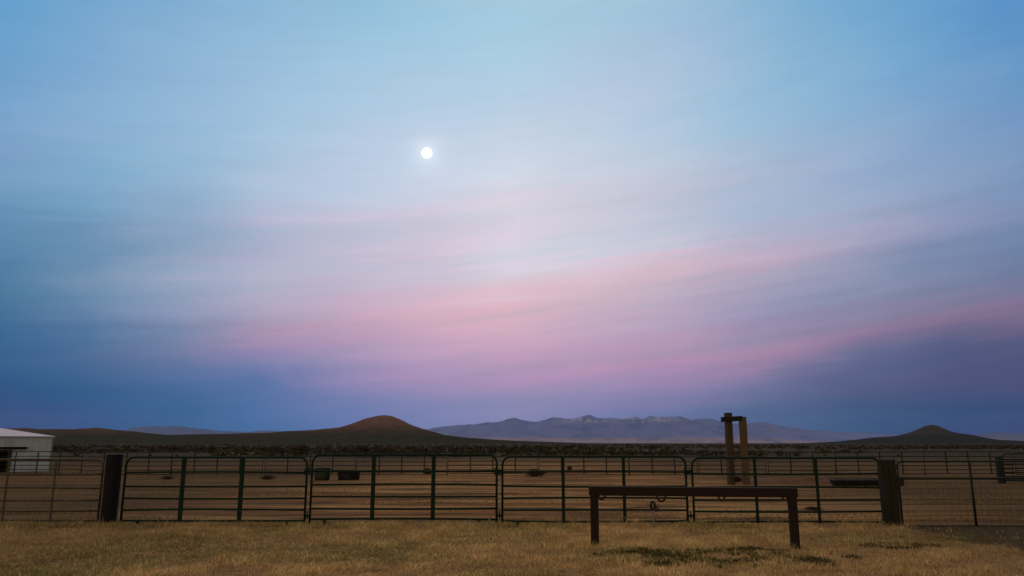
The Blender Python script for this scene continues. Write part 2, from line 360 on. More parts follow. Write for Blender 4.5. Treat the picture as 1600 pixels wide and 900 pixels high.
range_mesh('mountains', [(140, 693), (190, 673), (215, 668), (243, 664.5), (262, 667.5), (285, 666), (310, 668), (340, 671), (390, 674), (430, 672), (470, 678), (560, 693)], 15500, 1500, mtf, nx=160, ny=24, rough=.18, nsc=1/900.)
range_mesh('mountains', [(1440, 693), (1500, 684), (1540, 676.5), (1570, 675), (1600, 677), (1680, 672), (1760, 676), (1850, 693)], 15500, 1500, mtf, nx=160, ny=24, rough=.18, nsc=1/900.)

# ------------------------------------------------------------------ haze
hz = MB(); hz.box(-19500, 19500, -19500, 19500, -7.5, 660)
hm = bpy.data.materials.new('dusk_haze'); hm.use_nodes = True; hm.node_tree.nodes.remove(hm.node_tree.nodes['Principled BSDF'])
pv = hm.node_tree.nodes.new('ShaderNodeVolumePrincipled'); pv.inputs['Color'].default_value = (.48, .66, 1, 1); pv.inputs['Anisotropy'].default_value = .55; pv.inputs['Density'].default_value = DENS
hm.node_tree.links.new(pv.outputs[0], hm.node_tree.nodes['Material Output'].inputs['Volume'])
tag(hz.build('haze', hm), kind='stuff')

# ------------------------------------------------------------------ moon
mb = bpy.data.materials.new('moonlight'); mb.use_nodes = True; t = NG(mb.node_tree)
mb.node_tree.nodes.remove(mb.node_tree.nodes['Principled BSDF']); em = t.n('ShaderNodeEmission'); em.inputs[1].default_value = 3.0
tcn = t.n('ShaderNodeTexCoord'); t.l(t.mix(t.sm(t.noise(tcn.outputs['Object'], .0035, 5), .45, .6), (1, .99, .93, 1), (.72, .72, .70, 1)), em.inputs[0])
t.l(em.outputs[0], mb.node_tree.nodes['Material Output'].inputs[0])
D = 60000.; r_ = D*7.9/F*math.cos(math.atan(211/1200.))
mo = MB(); mo.lathe([(max(r_*math.sin(math.pi*i/24), .01), -r_*math.cos(math.pi*i/24)) for i in range(25)], n=48)
moon = mo.build('moon', mb, smooth=True); moon.location = Vector((0, 0, EYE))+md*D
tag(moon, 'small round white full moon glowing in the pale blue sky', 'moon')

# ------------------------------------------------------------------ fence of green gate panels
YF = 16.25
def corner_path(xl, xr, z0, zt, r, yv, top_dz=0.0):
    pts = [(xl, yv, z0), (xl, yv, zt-r)]
    pts += [(xl+r-r*math.cos(a), yv, zt-r+r*math.sin(a)) for a in [math.pi/2*k/6 for k in range(1, 7)]]
    pts += [(xr-r+r*math.sin(a), yv, zt+top_dz-r+r*math.cos(a)) for a in [math.pi/2*k/6 for k in range(0, 7)]]
    pts += [(xr, yv, z0)]
    return pts
def pipe_gate(px0, px1, rails_py, ups_px, top_py, label, upw=.085, feet=(), m_='green', yv=YF, group='green pipe gates in a row', name='pipe_gate'):
    A = at(px0, 770, yv).x; B = at(px1, 770, yv).x; cx = (A+B)/2
    root = empty(name, (cx, yv, 0)); tag(root, label, 'gate', group)
    zt = at((px0+px1)/2, top_py, yv).z
    f = MB(); f.tube(corner_path(A-cx, B-cx, .02, zt, .17, 0), .0235, 12); f.build('frame', M[m_], root, True)
    for q, py in enumerate(rails_py):
        z = at((px0+px1)/2, py, yv).z; b = MB()
        sg = .016*math.sin(q*2.1+px0)
        n_ = 8; pts = [(A-cx+(B-A)*k/n_, 0, z-sg*math.sin(math.pi*k/n_)) for k in range(n_+1)]
        b.tube(pts, .0205, 10); b.build('rail', M[m_], root, True)
    zb = at((px0+px1)/2, rails_py[-1], yv).z
    for u in ups_px:
        x = at(u, 770, yv).x-cx; b = MB(); b.box(x-upw/2, x+upw/2, -.034, -.022, zb-.015, zt+.006); b.build('upright', M[m_], root, bevel=.003)
    for u in feet:
        x = at(u, 815, yv).x-cx; b = MB(); b.box(x-.03, x+.03, -.02, .02, -.03, zb-.012); b.build('foot', M[m_], root, bevel=.004)
    return root, A, B, cx, zt
G = []
G.append(pipe_gate(193, 478, (738.5, 760, 778.5, 797, 813.5), (285, 377), 714.5, 'green pipe gate hung against the dark round-topped post, leftmost of the four', .095, (215, 448)))
G.append(pipe_gate(486, 776, (736, 757.5, 776, 794.5, 811.5), (583, 677), 710.5, 'green pipe gate with black tub showing behind its left bay', .085, (507, 748)))
G.append(pipe_gate(785, 1073, (737.5, 759.5, 778.5, 797, 814), (880, 975), 713.5, 'green pipe gate with the left post of the brown hitching rail in front', .066, (809, 1050)))
G.append(pipe_gate(1083, 1379, (740, 762, 781, 799, 816), (1181, 1277), 715.5, 'green pipe gate seen behind the right post of the hitching rail', .062, (1110, 1356)))
# latches and hinges belong to the gate they are bolted to
for k in (0, 1, 2):
    root, A, B, cx, zt = G[k]; nA = G[k+1][1]
    z = at(480, 738, YF).z; gap = nA-B
    b = MB(); b.box(B-cx-.05, B-cx+gap*.8, -.045, -.03, z-.05, z+.05); b.tube([(B-cx-.06, -.05, z+.07), (B-cx+gap*.5, -.055, z+.09), (B-cx+gap*.5, -.055, z-.06)], .011, 8)
    lt = b.build('latch', M['green'], root, bevel=.003)
    c = MB()
    for q in range(7):
        zz = z-.03-q*.026; cc = [(B-cx+gap*.5+(.011*math.cos(w) if q % 2 else 0), -.07+(0 if q % 2 else .011*math.cos(w)), zz+.018*math.sin(w)) for w in [2*math.pi*i/8 for i in range(8)]]
        c.tube(cc, .0035, 5, closed=True)
    c.build('chain', M['chain'], lt, True)
    b = MB(); zh = at(480, 806, YF).z
    b.box(B-cx-.02, B-cx+gap+.02, -.012, .012, zh-.02, zh+.02); b.tube([(B-cx+gap*.5, 0, zh-.06), (B-cx+gap*.5, 0, zh+.10)], .014, 8)
    b.build('hinge', M['green'], root, bevel=.003)

# big timber posts at both ends of the gates
def timber(px0, px1, ptop, pbot, yv, m_, name='timber_post', seed=1, round_=False):
    a = at(px0, (ptop+pbot)/2, yv); b_ = at(px1, (ptop+pbot)/2, yv); h = at((px0+px1)/2, ptop, yv).z; w = b_.x-a.x
    root_x = (a.x+b_.x)/2; o = MB(); n = 20; rs = []
    zs = [-.3]+[h*k/14 for k in range(15)]
    for i, z in enumerate(zs):
        for j in range(n):
            an = 2*math.pi*j/n; sq = (abs(math.cos(an))**4+abs(math.sin(an))**4)**(-.25) if not round_ else 1
            r = w/2*sq*(.97 if not round_ else 1)*(1+.03*noise.noise(Vector((math.cos(an)*1.5+seed, math.sin(an)*1.5, z*1.2))))
            o.v.append((r*math.cos(an), r*math.sin(an), z-(.012*noise.noise(Vector((an, seed, 1))) if i == 15 else 0)))
    for i in range(15):
        for j in range(n): o.f.append((i*n+j, i*n+(j+1) % n, (i+1)*n+(j+1) % n, (i+1)*n+j))
    o.f.append(tuple(15*n+j for j in range(n)))
    ob = o.build(name, M[m_], bevel=.008); ob.location = (root_x, yv, 0); return ob, h, w
p1, _, _ = timber(162, 186, 710, 822, YF+.05, 'tie', seed=2, round_=True)
tag(p1, 'thick black round timber post at the left end of the green gates', 'post')
p2, _, w2 = timber(1377, 1401, 718, 824, YF-.1, 'tie2', seed=5)
tag(p2, 'thick greenish brown square timber post at the right end of the green gates', 'post')

# galvanised panel left of the black post
root, A, B, cx, zt = pipe_gate(-136, 157, (741, 763, 782, 798, 814), (10, 84), 718, 'dull galvanised pipe panel left of the black timber post', .045, (-100, 120), 'galv', YF+.1, group=None, name='pipe_fence')

# wire gate on the right
def wire_gate():
    yv = YF-.15; A = at(1406, 772, yv).x; B = at(1742, 772, yv).x; cx = (A+B)/2; root = empty('wire_gate', (cx, yv, 0))
    tag(root, 'wide wire-filled pipe gate right of the greenish brown timber post', 'gate')
    zt = at(1500, 721, yv).z; zb = at(1500, 822.5, yv).z; zm = at(1500, 747.5, yv).z
    f = MB(); p = corner_path(A-cx, B-cx, zb, zt, .10, 0); f.tube(p+[(A-cx, 0, zb)], .02, 10); f.build('frame', M['green_dark'], root, True)
    b = MB(); b.tube([(A-cx, 0, zm), (B-cx, 0, zm)], .026, 10); b.build('rail', M['green_dark'], root, True)
    for px in (1520, 1632):
        x = at(px, 772, yv).x-cx; b = MB(); b.tube([(x, 0, zb), (x, 0, zt)], .026, 8); b.build('upright', M['green_dark'], root, True)
    w = MB(); z = zb+.10
    while z < zm-.04: w.tube([(A-cx, .022, z), (B-cx, .022, z)], .0032, 4); z += .105
    x = A-cx+.15
    while x < B-cx: w.tube([(x, .026, zb), (x, .026, zm)], .0018, 4); x += .15
    w.build('wire_mesh', M['wire'], root)
    b = MB(); b.box(A-cx-.10, A-cx+.075, -.07, .03, at(1404, 759, yv).z, at(1404, 745, yv).z); b.build('latch_block', M['rubber'], root, bevel=.006)
    c = MB(); zz0 = at(1400, 738, yv).z
    cc = [(A-cx-.03+.055*math.cos(w_), -.03, zz0+.035*math.sin(w_)) for w_ in [2*math.pi*i/14 for i in range(14)]]
    c.tube(cc, .008, 6, closed=True); c.build('chain_loop', M['chain'], root, True)
wire_gate()

# ------------------------------------------------------------------ hitching rail
def hitching_rail():
    L = gnd(930, 853); Rr = gnd(1243, 859); root = empty('hitching_rail', ((L.x+Rr.x)/2, (L.y+Rr.y)/2, 0))
    d = (Rr-L); rz = math.atan2(d.y, d.x); root.rotation_euler = (0, 0, rz); W = d.length
    tag(root, 'low dark brown steel hitching rail standing in the dry grass', 'hitching rail')
    top = at(1086, 761, (L.y+Rr.y)/2).z; h = .145; w = .13
    for s_ in (-1, 1):
        b = MB(); b.box(s_*W/2-w/2, s_*W/2+w/2, -w/2, w/2, -.2, top-h); b.build('post', M['rust'], root, bevel=.008)
    b = MB(); b.box(-W/2-w/2-.02, W/2+w/2+.02, -w/2-.004, w/2+.004, top-h, top); b.build('beam', M['rust'], root, bevel=.010)
    for px, sh in ((941, 0), (1034, 1), (1126, 2), (1221, 0), (1229, 1)):
        q = at(px, 775, (L.y+Rr.y)/2); x = (q.x-root.location.x)
        rr = .066 if sh == 1 and px < 1200 else (.052 if px < 1200 else .036)
        b = MB()
        if sh == 2: pts = [(x-.055, 0, top-h+.01), (x-.035, 0, top-h-.05), (x, 0, top-h-.068), (x+.035, 0, top-h-.05), (x+.055, 0, top-h+.01)]
        else: pts = [(x+rr*math.cos(a), 0, top-h-rr*.25+rr*math.sin(a)*1.0) for a in [math.pi+math.pi*i/12 for i in range(13)]]; pts = [(x-rr, 0, top-h+.01)]+pts+[(x+rr, 0, top-h+.01)]
        b.tube(pts, .016, 8); b.build('tie_ring', M['rust_ring'], root, True)
hitching_rail()

# small spigot seen below the rail
def spigot():
    q = gnd(1020.5, 823); q.y = 15.7; x = at(1020.5, 800, q.y).x; root = empty('water_spigot', (x, q.y, 0))
    tag(root, 'thin pale pipe spigot with dark looped handle near the hitching rail', 'spigot')
    z1 = at(1020, 797, q.y).z; z2 = at(1020, 783, q.y).z
    b = MB(); b.tube([(0, 0, -.1), (0, 0, z1)], .020, 8); b.build('pipe', M['pale'], root, True)
    b = MB(); c = (z1+z2)/2; b.tube([(.04*math.cos(a)-.002, 0, c+.075*math.sin(a)) for a in [2*math.pi*i/18 for i in range(18)]], .024, 8, closed=True); b.build('handle', M['rubber'], root, True)
    b = MB(); b.tube([(.065+.032*math.cos(a), 0, z1+.02+.032*math.sin(a)) for a in [2*math.pi*i/14 for i in range(14)]], .019, 8, closed=True); b.tube([(0, 0, z1-.01), (.05, 0, z1+.01)], .014, 8)
    b.build('hose_loop', M['rubber'], root, True)
spigot()

# ------------------------------------------------------------------ far row of corral panels
YP = 41.5
def far_row():
    joints = [-155, -14, 127, 269, 413, 556, 699, 841, 983, 1091, 1198, 1305, 1445, 1585, 1725]
    rz = [at(800, p, YP).z for p in (706, 713.5, 721, 727.5, 734.5, 740.5)]
    names = ['behind the white shed wall, its end out of frame', 'crossing in front of the white shed', 'just right of the white shed', 'seen above the first green gate, left of its middle', 'seen above the first gap between green gates, left half', 'standing behind the green and black tubs', 'right of the black tub', 'seen between the second and third green gates',
             'with the dark brush pile at its foot', 'left of the tall timber frame', 'directly behind the tall timber frame', 'right of the tall timber frame', 'behind the long low trough', 'seen through the wire gate', 'ending at the dark pen on the right']
    names = ['leftmost far corral panel, half cut by the photo edge before the shed', 'far corral panel crossing in front of the white shed', 'far corral panel just right of the white shed behind the black post',
             'far corral panel behind the middle of the leftmost green gate', 'far corral panel behind the right end of the leftmost green gate', 'far corral panel right behind the black tub',
             'far corral panel behind the right end of the second green gate', 'far corral panel with tumbleweed brush at its foot', 'far corral panel left of the tall timber frame, behind the third green gate',
             'short far corral panel behind the tall timber frame', 'short far corral panel next right of the tall timber frame', 'far corral panel behind the long low trough', 'far corral panel in the middle of the wire gate', 'far corral panel at the dark pen by the right photo edge']
    for i in range(len(joints)-1):
        a = at(joints[i], 725, YP).x+.035; b_ = at(joints[i+1], 725, YP).x-.035; cx = (a+b_)/2; w = (b_-a)
        yv = YP+.12*math.sin(i*1.7)
        root = empty('corral_panel', (cx, yv, 0)); tag(root, names[i], 'corral panel', 'far row of corral panels')
        mt = M['green_dark']
        dz = .02*math.sin(i*2.3)
        f = MB(); f.tube([(-w/2, 0, -.05), (-w/2, 0, rz[0]+dz), (w/2, 0, rz[0]+dz), (w/2, 0, -.05)], .024, 6); f.build('frame', mt, root)
        for z in rz[1:]:
            b = MB(); b.tube([(-w/2, 0, z+dz), (w/2, 0, z+dz)], .021, 6); b.build('rail', mt, root)
        nb = max(2, round(w/1.22))
        for k in range(1, nb):
            x = -w/2+w*k/nb; b = MB(); b.box(x-.032, x+.032, -.035, -.022, rz[-1]+dz-.02, rz[0]+dz); b.build('upright', mt, root)
far_row()
# nearer dark pen panel at the right edge
def pen_panel():
    yv = 33.; A = at(1558, 730, yv).x; B = at(1700, 730, yv).x; cx = (A+B)/2; root = empty('pen_panel', (cx, yv, 0))
    tag(root, 'dark green pen panel with thick post at the right photo edge', 'pen panel')
    zt = at(1580, 709, yv).z
    f = MB(); f.tube(corner_path(A-cx+.25, B-cx, .0, zt, .2, 0), .032, 8); f.build('frame', M['green_dark'], root, True)
    for py in (718, 725, 731.5, 738, 744.5, 751): 
        b = MB(); z = at(1580, py, yv).z; b.tube([(A-cx+.25, 0, z), (B-cx, 0, z)], .034, 8); b.build('rail', M['green_dark'], root, True)
    b = MB(); b.box(A-cx, A-cx+.19, -.1, .1, -.1, zt-.1); b.build('post', M['green_dark'], root, bevel=.01)
pen_panel()

# ------------------------------------------------------------------ tall timber frame
def timber_frame():
    g1 = gnd(1144, 757); yv = g1.y; root = empty('timber_gateway', (at(1150, 700, yv).x, yv, 0)); cx = root.location.x
    tag(root, 'tall frame of two old timber posts joined by a short crosspiece', 'timber frame')
    def post(px0, px1, ptop, m_, dy, sd, lean):
        a = at(px0, 700, yv+dy).x-cx; b_ = at(px1, 700, yv+dy).x-cx; h = at(px0, ptop, yv+dy).z; w = (b_-a); c = (a+b_)/2
        o = MB(); n = 16
        for i in range(13):
            z = -.2 if i == 0 else h*(i-1)/11; 
            for j in range(n):
                an = 2*math.pi*(j+.5)/n; sq = (abs(math.cos(an))**6+abs(math.sin(an))**6)**(-1/6)
                r = w/2*sq*(1+.05*noise.noise(Vector((math.cos(an)*2+sd, math.sin(an)*2, z))))
                o.v.append((c+lean*(z-h/2)/h+r*math.cos(an), dy+r*math.sin(an), z))
        for i in range(12):
            for j in range(n): o.f.append((i*n+j, i*n+(j+1) % n, (i+1)*n+(j+1) % n, (i+1)*n+j))
        o.f.append(tuple(12*n+j for j in range(n))); return o.build('post', M[m_], root, bevel=.01), c, w, h
    # the left post leans a little, the right one stands straight
    pl, cl, wl, hl = post(1134.5, 1145.5, 645, 'wood_dark', 0, 1, .02); pl['label'] = 'darker left post standing higher than the crosspiece'
    pr, c2, wr, hr = post(1157.5, 1168, 651.5, 'wood_tan', .0, 4, .0); pr['label'] = 'paler tan right post'
    zc = at(1140, 655, yv).z; b = MB(); x0 = at(1124.5, 655, yv).x-cx; x1 = at(1158, 655, yv).x-cx
    b.hexa([(x0, -.30, zc-.13), (x1, -.20, zc-.07), (x1, -.07, zc-.07), (x0, -.17, zc-.13), (x0, -.30, zc+.08), (x1, -.20, zc+.13), (x1, -.07, zc+.13), (x0, -.17, zc+.08)])
    cp = b.build('crosspiece', M['tie2'], root, bevel=.012)
    w = MB(); w.tube([(x0+.04, -.31, zc), (x0-.02, -.32, zc-.3), (x0+.0, -.32, zc-.62)], .006, 5); w.tube([(x0-.02, -.31, zc), (x0-.13, -.31, zc-.35), (x0-.16, -.31, zc-.6)], .005, 5)
    w.build('loose_wire', M['wire'], cp)
timber_frame()

# ------------------------------------------------------------------ shed
def shed():
    C = gnd(78, 736); a = R(45); u = Vector((-math.cos(a), -math.sin(a), 0)); v = Vector((-math.sin(a), math.cos(a), 0))
    root = empty('metal_shed', (C.x, C.y, 0), math.atan2(-u.y, -u.x))   # local -X runs along the front wall, +Y goes back
    tag(root, 'low white metal shed with a pale roof at the left photo edge', 'shed')
    ms = bpy.data.materials.new('white_siding'); ms.use_nodes = True; t = NG(ms.node_tree); b = ms.node_tree.nodes['Principled BSDF']
    b.inputs['Roughness'].default_value = .55; tcn = t.n('ShaderNodeTexCoord')
    nz = t.noise(t.vmul(tcn.outputs['Object'], (1, 1, .4)), 2.5, 6, .6)
    t.l(t.mix(t.sm(nz, .4, .7), (.52, .60, .58, 1), (.42, .47, .44, 1)), b.inputs['Base Color'])
    he = at(78, 683.5, C.y).z; Dp = 14.; Lw = 16.; hb = he+.68; ow = 2.15; oh = he-.72      # opening starts ow left of the corner
    # front wall with its opening, siding laps as real steps
    f = MB(); nl = 11; 
    for k in range(nl):
        z0, z1 = he*k/nl, he*(k+1)/nl-.004
        segs = [(-ow, 0)] + ([(-Lw, -ow-3.2)] if z1 < oh+.01 else [(-Lw, -ow)])
        for x0, x1 in segs: f.hexa([(x0, -.020, z0), (x1, -.020, z0), (x1, .05, z0), (x0, .05, z0), (x0, -.006, z1+.004), (x1, -.006, z1+.004), (x1, .05, z1+.004), (x0, .05, z1+.004)])
    f.hexa([(-.06, .05, 0), (0, .05, 0), (0, Dp, 0), (-.06, Dp, 0), (-.06, .05, he), (0, .05, he), (0, Dp, hb), (-.06, Dp, hb)])
    f.hexa([(-Lw, .05, 0), (-Lw+.06, .05, 0), (-Lw+.06, Dp, 0), (-Lw, Dp, 0), (-Lw, .05, he), (-Lw+.06, .05, he), (-Lw+.06, Dp, hb), (-Lw, Dp, hb)])
    f.box(-Lw+.06, -.06, Dp-.06, Dp, 0, hb-.01)
    f.build('wall', ms, root)
    mr = mat('pale_metal_roof', (.62, .56, .60), .45, 0, (.52, .47, .50), 1.5, .6)
    r = MB(); r.hexa([(-Lw-.1, -.08, he+.004), (.06, -.08, he+.004), (.06, Dp+.1, hb+.01), (-Lw-.1, Dp+.1, hb+.01), (-Lw-.1, -.08, he+.07), (.06, -.08, he+.07), (.06, Dp+.1, hb+.076), (-Lw-.1, Dp+.1, hb+.076)])
    k = -Lw
    while k < 0: r.box(k, k+.03, -.06, -.055, he+.07, he+.071); k += .6
    r.build('roof', mr, root)
    tr = MB(); tr.box(-.07, .012, -.034, -.022, 0, he-.002); tr.build('corner_trim', M['chain'], root)
    b = MB(); zt = at(30, 700, C.y-1.5).z; b.box(-6, -1.35, -.14, -.03, zt-.06, zt+.06); b.build('door_track', M['tie'], root, bevel=.01)
    b = MB(); b.box(-ow-.14, -ow+.05, -.06, -.025, 0, oh); b.build('door_frame', M['wood_dark'], root)
    b = MB(); b.box(-ow-3.2, -ow-1.9, -.11, -.06, .05, zt-.06); b.build('sliding_door', M['tie2'], root, bevel=.01)
shed()

# ------------------------------------------------------------------ tubs, trough, brush
def tub(px0, px1, pt, pb, m_, name, label, cat):
    q = gnd((px0+px1)/2, pb); a = at(px0, pt, q.y).x; b_ = at(px1, pt, q.y).x; h = at(px0, pt, q.y).z; r = (b_-a)/2; y = q.y+r
    prof = [(r*.86, 0), (r*.90, h*.2), (r*.95, h*.6), (r*.97, h*.9), (r, h*.95), (r*1.0, h), (r*.94, h), (r*.90, h*.5), (r*.82, h*.12)]
    o = MB(); o.lathe(prof); ob = o.build(name, M[m_], smooth=True); ob.location = ((a+b_)/2, y, 0); tag(ob, label, cat); return ob, (a+b_)/2, y, r, h
tub(523, 560, 737.5, 750.5, 'rubber', 'stock_tub', 'low wide black rubber stock tub behind the green gate', 'tub')
tub(488, 514, 731, 751, 'tub', 'feed_tub', 'taller dull green feed tub left of the black tub', 'tub')

def trough():
    yv = gnd(1340, 759).y; A = at(1300, 755, yv).x; B = at(1408, 755, yv).x; cx = (A+B)/2; root = empty('water_trough', (cx, yv, 0))
    tag(root, 'long low black trough lying in the corral beside the right timber post', 'trough'); w = B-A; h = at(1340, 748, yv).z
    b = MB()
    b.hexa([(-w/2+.08, -.22, 0), (w/2-.08, -.22, 0), (w/2-.08, .22, 0), (-w/2+.08, .22, 0), (-w/2, -.32, h-.03), (w/2, -.32, h-.03), (w/2, .32, h-.03), (-w/2, .32, h-.03)]); b.build('basin', M['rubber'], root, bevel=.03)
    b = MB(); b.tube([(-w/2, -.32, h), (w/2, -.32, h), (w/2, .32, h), (-w/2, .32, h)], .022, 8, closed=True); b.build('rim', M['galv'], root, True)
trough()
# dirt bank that runs from the trough to the left
bm_ = MB(); nx, ny = 60, 14; q = gnd(1250, 757)
for j in range(ny):
    for i in range(nx):
        s_ = i/(nx-1); v_ = -1+2*j/(ny-1); x = q.x-2.6+s_*6.2; e = math.sin(math.pi*s_)**.6
        z = .26*e*max(0, math.cos(v_*math.pi/2))**1.3*(1+.5*noise.noise(Vector((x*1.3, v_*2, 0))))
        bm_.v.append((x, q.y+.9+v_*.9, z-.02))
for j in range(ny-1):
    for i in range(nx-1): a = j*nx+i; bm_.f.append((a, a+1, a+nx+1, a+nx))
tag(bm_.build('dirt_bank', mat('bank_soil', (.13, .065, .03), .95, 0, (.08, .042, .02), 3, .6, .6, 12), smooth=True), kind='structure')

def brush(px, pb, w, h, label, n=170, seed=0, name='tumbleweed', cat='tumbleweed', col='brush'):
    q = gnd(px, pb); rd = random.Random(seed); b = MB()
    for _ in range(n):
        a = rd.uniform(0, 2*math.pi); e = rd.uniform(0.0, 1.45); r = rd.uniform(.55, 1)
        p0 = Vector((rd.uniform(-.1, .1)*w, rd.uniform(-.1, .1)*w, h*.08)); d = Vector((math.cos(a)*math.cos(e)*w/2*r, math.sin(a)*math.cos(e)*w/2*r, h*math.sin(e)*r))
        m1 = p0+d*.55+Vector((rd.uniform(-.12, .12)*w, rd.uniform(-.12, .12)*w, rd.uniform(0, .15)*h))
        b.tube([p0, m1, p0+d], .008, 3, rr=[.010, .007, .003])
        for _k in range(2):
            b.tube([m1, m1+Vector((rd.uniform(-.2, .2)*w, rd.uniform(-.2, .2)*w, rd.uniform(-.05, .25)*h))], .004, 3)
    o = b.build(name, M[col]); o.location = (q.x, q.y, 0); tag(o, label, cat, 'dead brush in the corral'); return o
M['brush'] = mat('dead_brush', (.080, .052, .024), .9, 0, (.050, .038, .018), 4, .6)
brush(836, 745, 1.3, .42, 'spreading dark dead brush behind the middle of the third gate', 200, 1)
brush(668, 742, .6, .42, 'small round tumbleweed behind the second gate near its right bar', 120, 2)
brush(890, 735, .5, .30, 'small round tumbleweed just right of the third gate left bar', 100, 4)
brush(1270, 797, .55, .10, 'sparse dead weed between the hitching rail and the fourth gate bar', 60, 6)
brush(1151, 755, .7, .35, 'dead brush caught at the foot of the tall timber frame', 120, 7)
brush(262, 749, .7, .20, 'low dead brush behind the left gate bay', 90, 8)
brush(418, 749, .9, .22, 'low dead brush behind the right bay of the leftmost gate', 90, 9)
# pale stake, pale stone
q = gnd(765, 823); b = MB(); b.tube([(0, 0, -.1), (.01, 0, .12), (-.012, 0, .22)], .018, 7, rr=[.024, .02, .012]); o = b.build('stake', M['pale'], smooth=True); o.location = (q.x, q.y-.15, 0)
tag(o, 'short pale stake in the grass at the right foot of the second gate', 'stake')
b = MB(); b.lathe([(.03, 0), (.065, .02), (.07, .05), (.045, .085), (.01, .095)], n=12, sx=1.1, sy=.8)
b.v = [(x*(1+.2*noise.noise(Vector((x*20, y*20, z*20)))), y, z) for x, y, z in b.v]; o = b.build('stone', M['stone'], smooth=True); q = gnd(131, 821); o.location = (q.x, q.y-.1, 0)
tag(o, 'small pale stone on the ground left of the black post', 'stone')

# ------------------------------------------------------------------ grass
def attr_mat(name, rough=.9):
    m_ = bpy.data.materials.new(name); m_.use_nodes = True; t = NG(m_.node_tree); b = m_.node_tree.nodes['Principled BSDF']
    a = t.n('ShaderNodeAttribute', attribute_name='tone'); t.l(a.outputs['Color'], b.inputs['Base Color'])
    b.inputs['Roughness'].default_value = rough; b.inputs['Specular IOR Level'].default_value = .1
    return m_
def vnoise(x, y, sc, seed):
    gr = np.random.default_rng(seed).random((256, 256)); X_ = x*sc+1000; Y_ = y*sc+1000
    xi = np.floor(X_).astype(int); yi = np.floor(Y_).astype(int); fx = X_-xi; fy = Y_-yi; fx = fx*fx*(3-2*fx); fy = fy*fy*(3-2*fy)
    G_ = lambda i, j: gr[i % 256, j % 256]
    return (G_(xi, yi)*(1-fx)+G_(xi+1, yi)*fx)*(1-fy)+(G_(xi, yi+1)*(1-fx)+G_(xi+1, yi+1)*fx)*fy
def blades(name, x, y, hgt, wid, lean, col, mt, label, cat):
    n = len(x); a = rng.uniform(0, 2*np.pi, n); fa = rng.uniform(0, 2*np.pi, n)
    lx = np.cos(a)*lean*hgt; ly = np.sin(a)*lean*hgt; wx = np.cos(fa)*wid/2; wy = np.sin(fa)*wid/2
    V = np.zeros((n, 5, 3))
    V[:, 0] = np.stack([x-wx, y-wy, -.005+0*x], 1); V[:, 1] = np.stack([x+wx, y+wy, -.005+0*x], 1)
    V[:, 2] = np.stack([x+lx*.35+wx*.75, y+ly*.35+wy*.75, hgt*.55], 1); V[:, 3] = np.stack([x+lx*.35-wx*.75, y+ly*.35-wy*.75, hgt*.55], 1)
    V[:, 4] = np.stack([x+lx, y+ly, hgt*(1-.25*lean)], 1)
    base = (np.arange(n)*5)[:, None]
    fc = np.concatenate([base+np.array([[0, 1, 2, 3]]), base+np.array([[3, 2, 4]])], 1).ravel()
    lt = np.tile([4, 3], n); C_ = np.ones((n, 5, 4)); C_[:, :, :3] = col[:, None, :]
    o = np_mesh(name, V.reshape(-1, 3), fc, lt, mt, C_.reshape(-1, 4)); tag(o, label, cat, kind='stuff'); return o
gm = attr_mat('dry_grass_blades')
# taller uncut tufts left standing round the post feet and under the gates
bx_, by_ = [], []
for fx, fy, sp, k in [(p1.location.x, YF, .22, 260), (p2.location.x, YF-.1, .22, 260)]+[(gnd(px, py).x, gnd(px, py).y, .14, 150) for px, py in ((930, 853), (1243, 859))]+[(rng.uniform(-10.5, 7.6), rng.uniform(15.8, 16.6), .10, 70) for _ in range(70)]+[(rng.uniform(-9, 7.4), rng.uniform(10, 15.8), .07, 45) for _ in range(60)]:
    bx_.append(rng.normal(fx, sp, k)); by_.append(rng.normal(fy, sp*.7, k))
bx_ = np.concatenate(bx_); by_ = np.concatenate(by_); r1 = rng.random(len(bx_))[:, None]
blades('tall_tufts', bx_, by_, .07+.09*rng.random(len(bx_)), .006+0*bx_, .2+.5*rng.random(len(bx_)), np.array([.62, .46, .20])*(1-r1)+np.array([.34, .27, .10])*r1, gm, 'taller uncut dry grass tufts round the posts and under the gates', 'grass')
N = 560000
gx = rng.uniform(-12.5, 10.0, N); gy = rng.uniform(6.6, 16.5, N)
edge = 8.3-1.3*vnoise(gx, gy, .9, 5)-.5*vnoise(gx, gy, 3, 6)
dens = .25+.55*vnoise(gx, gy, .9, 1)+.5*vnoise(gx, gy, 3.2, 2); dens *= np.where(gx > edge, np.clip(.38-(gx-edge)*.35, .03, 1), 1)
weed = np.exp(-(((gx-2.95)/1.5)**2+((gy-11.75)/.75)**2))
dens *= 1-.6*np.clip(weed*1.4, 0, 1)*(vnoise(gx, gy, 4, 9) > .45)
dens *= np.where(gy > 16.1, .5, 1)
k = rng.random(N) < dens; gx, gy, edge = gx[k], gy[k], edge[k]; n = len(gx)
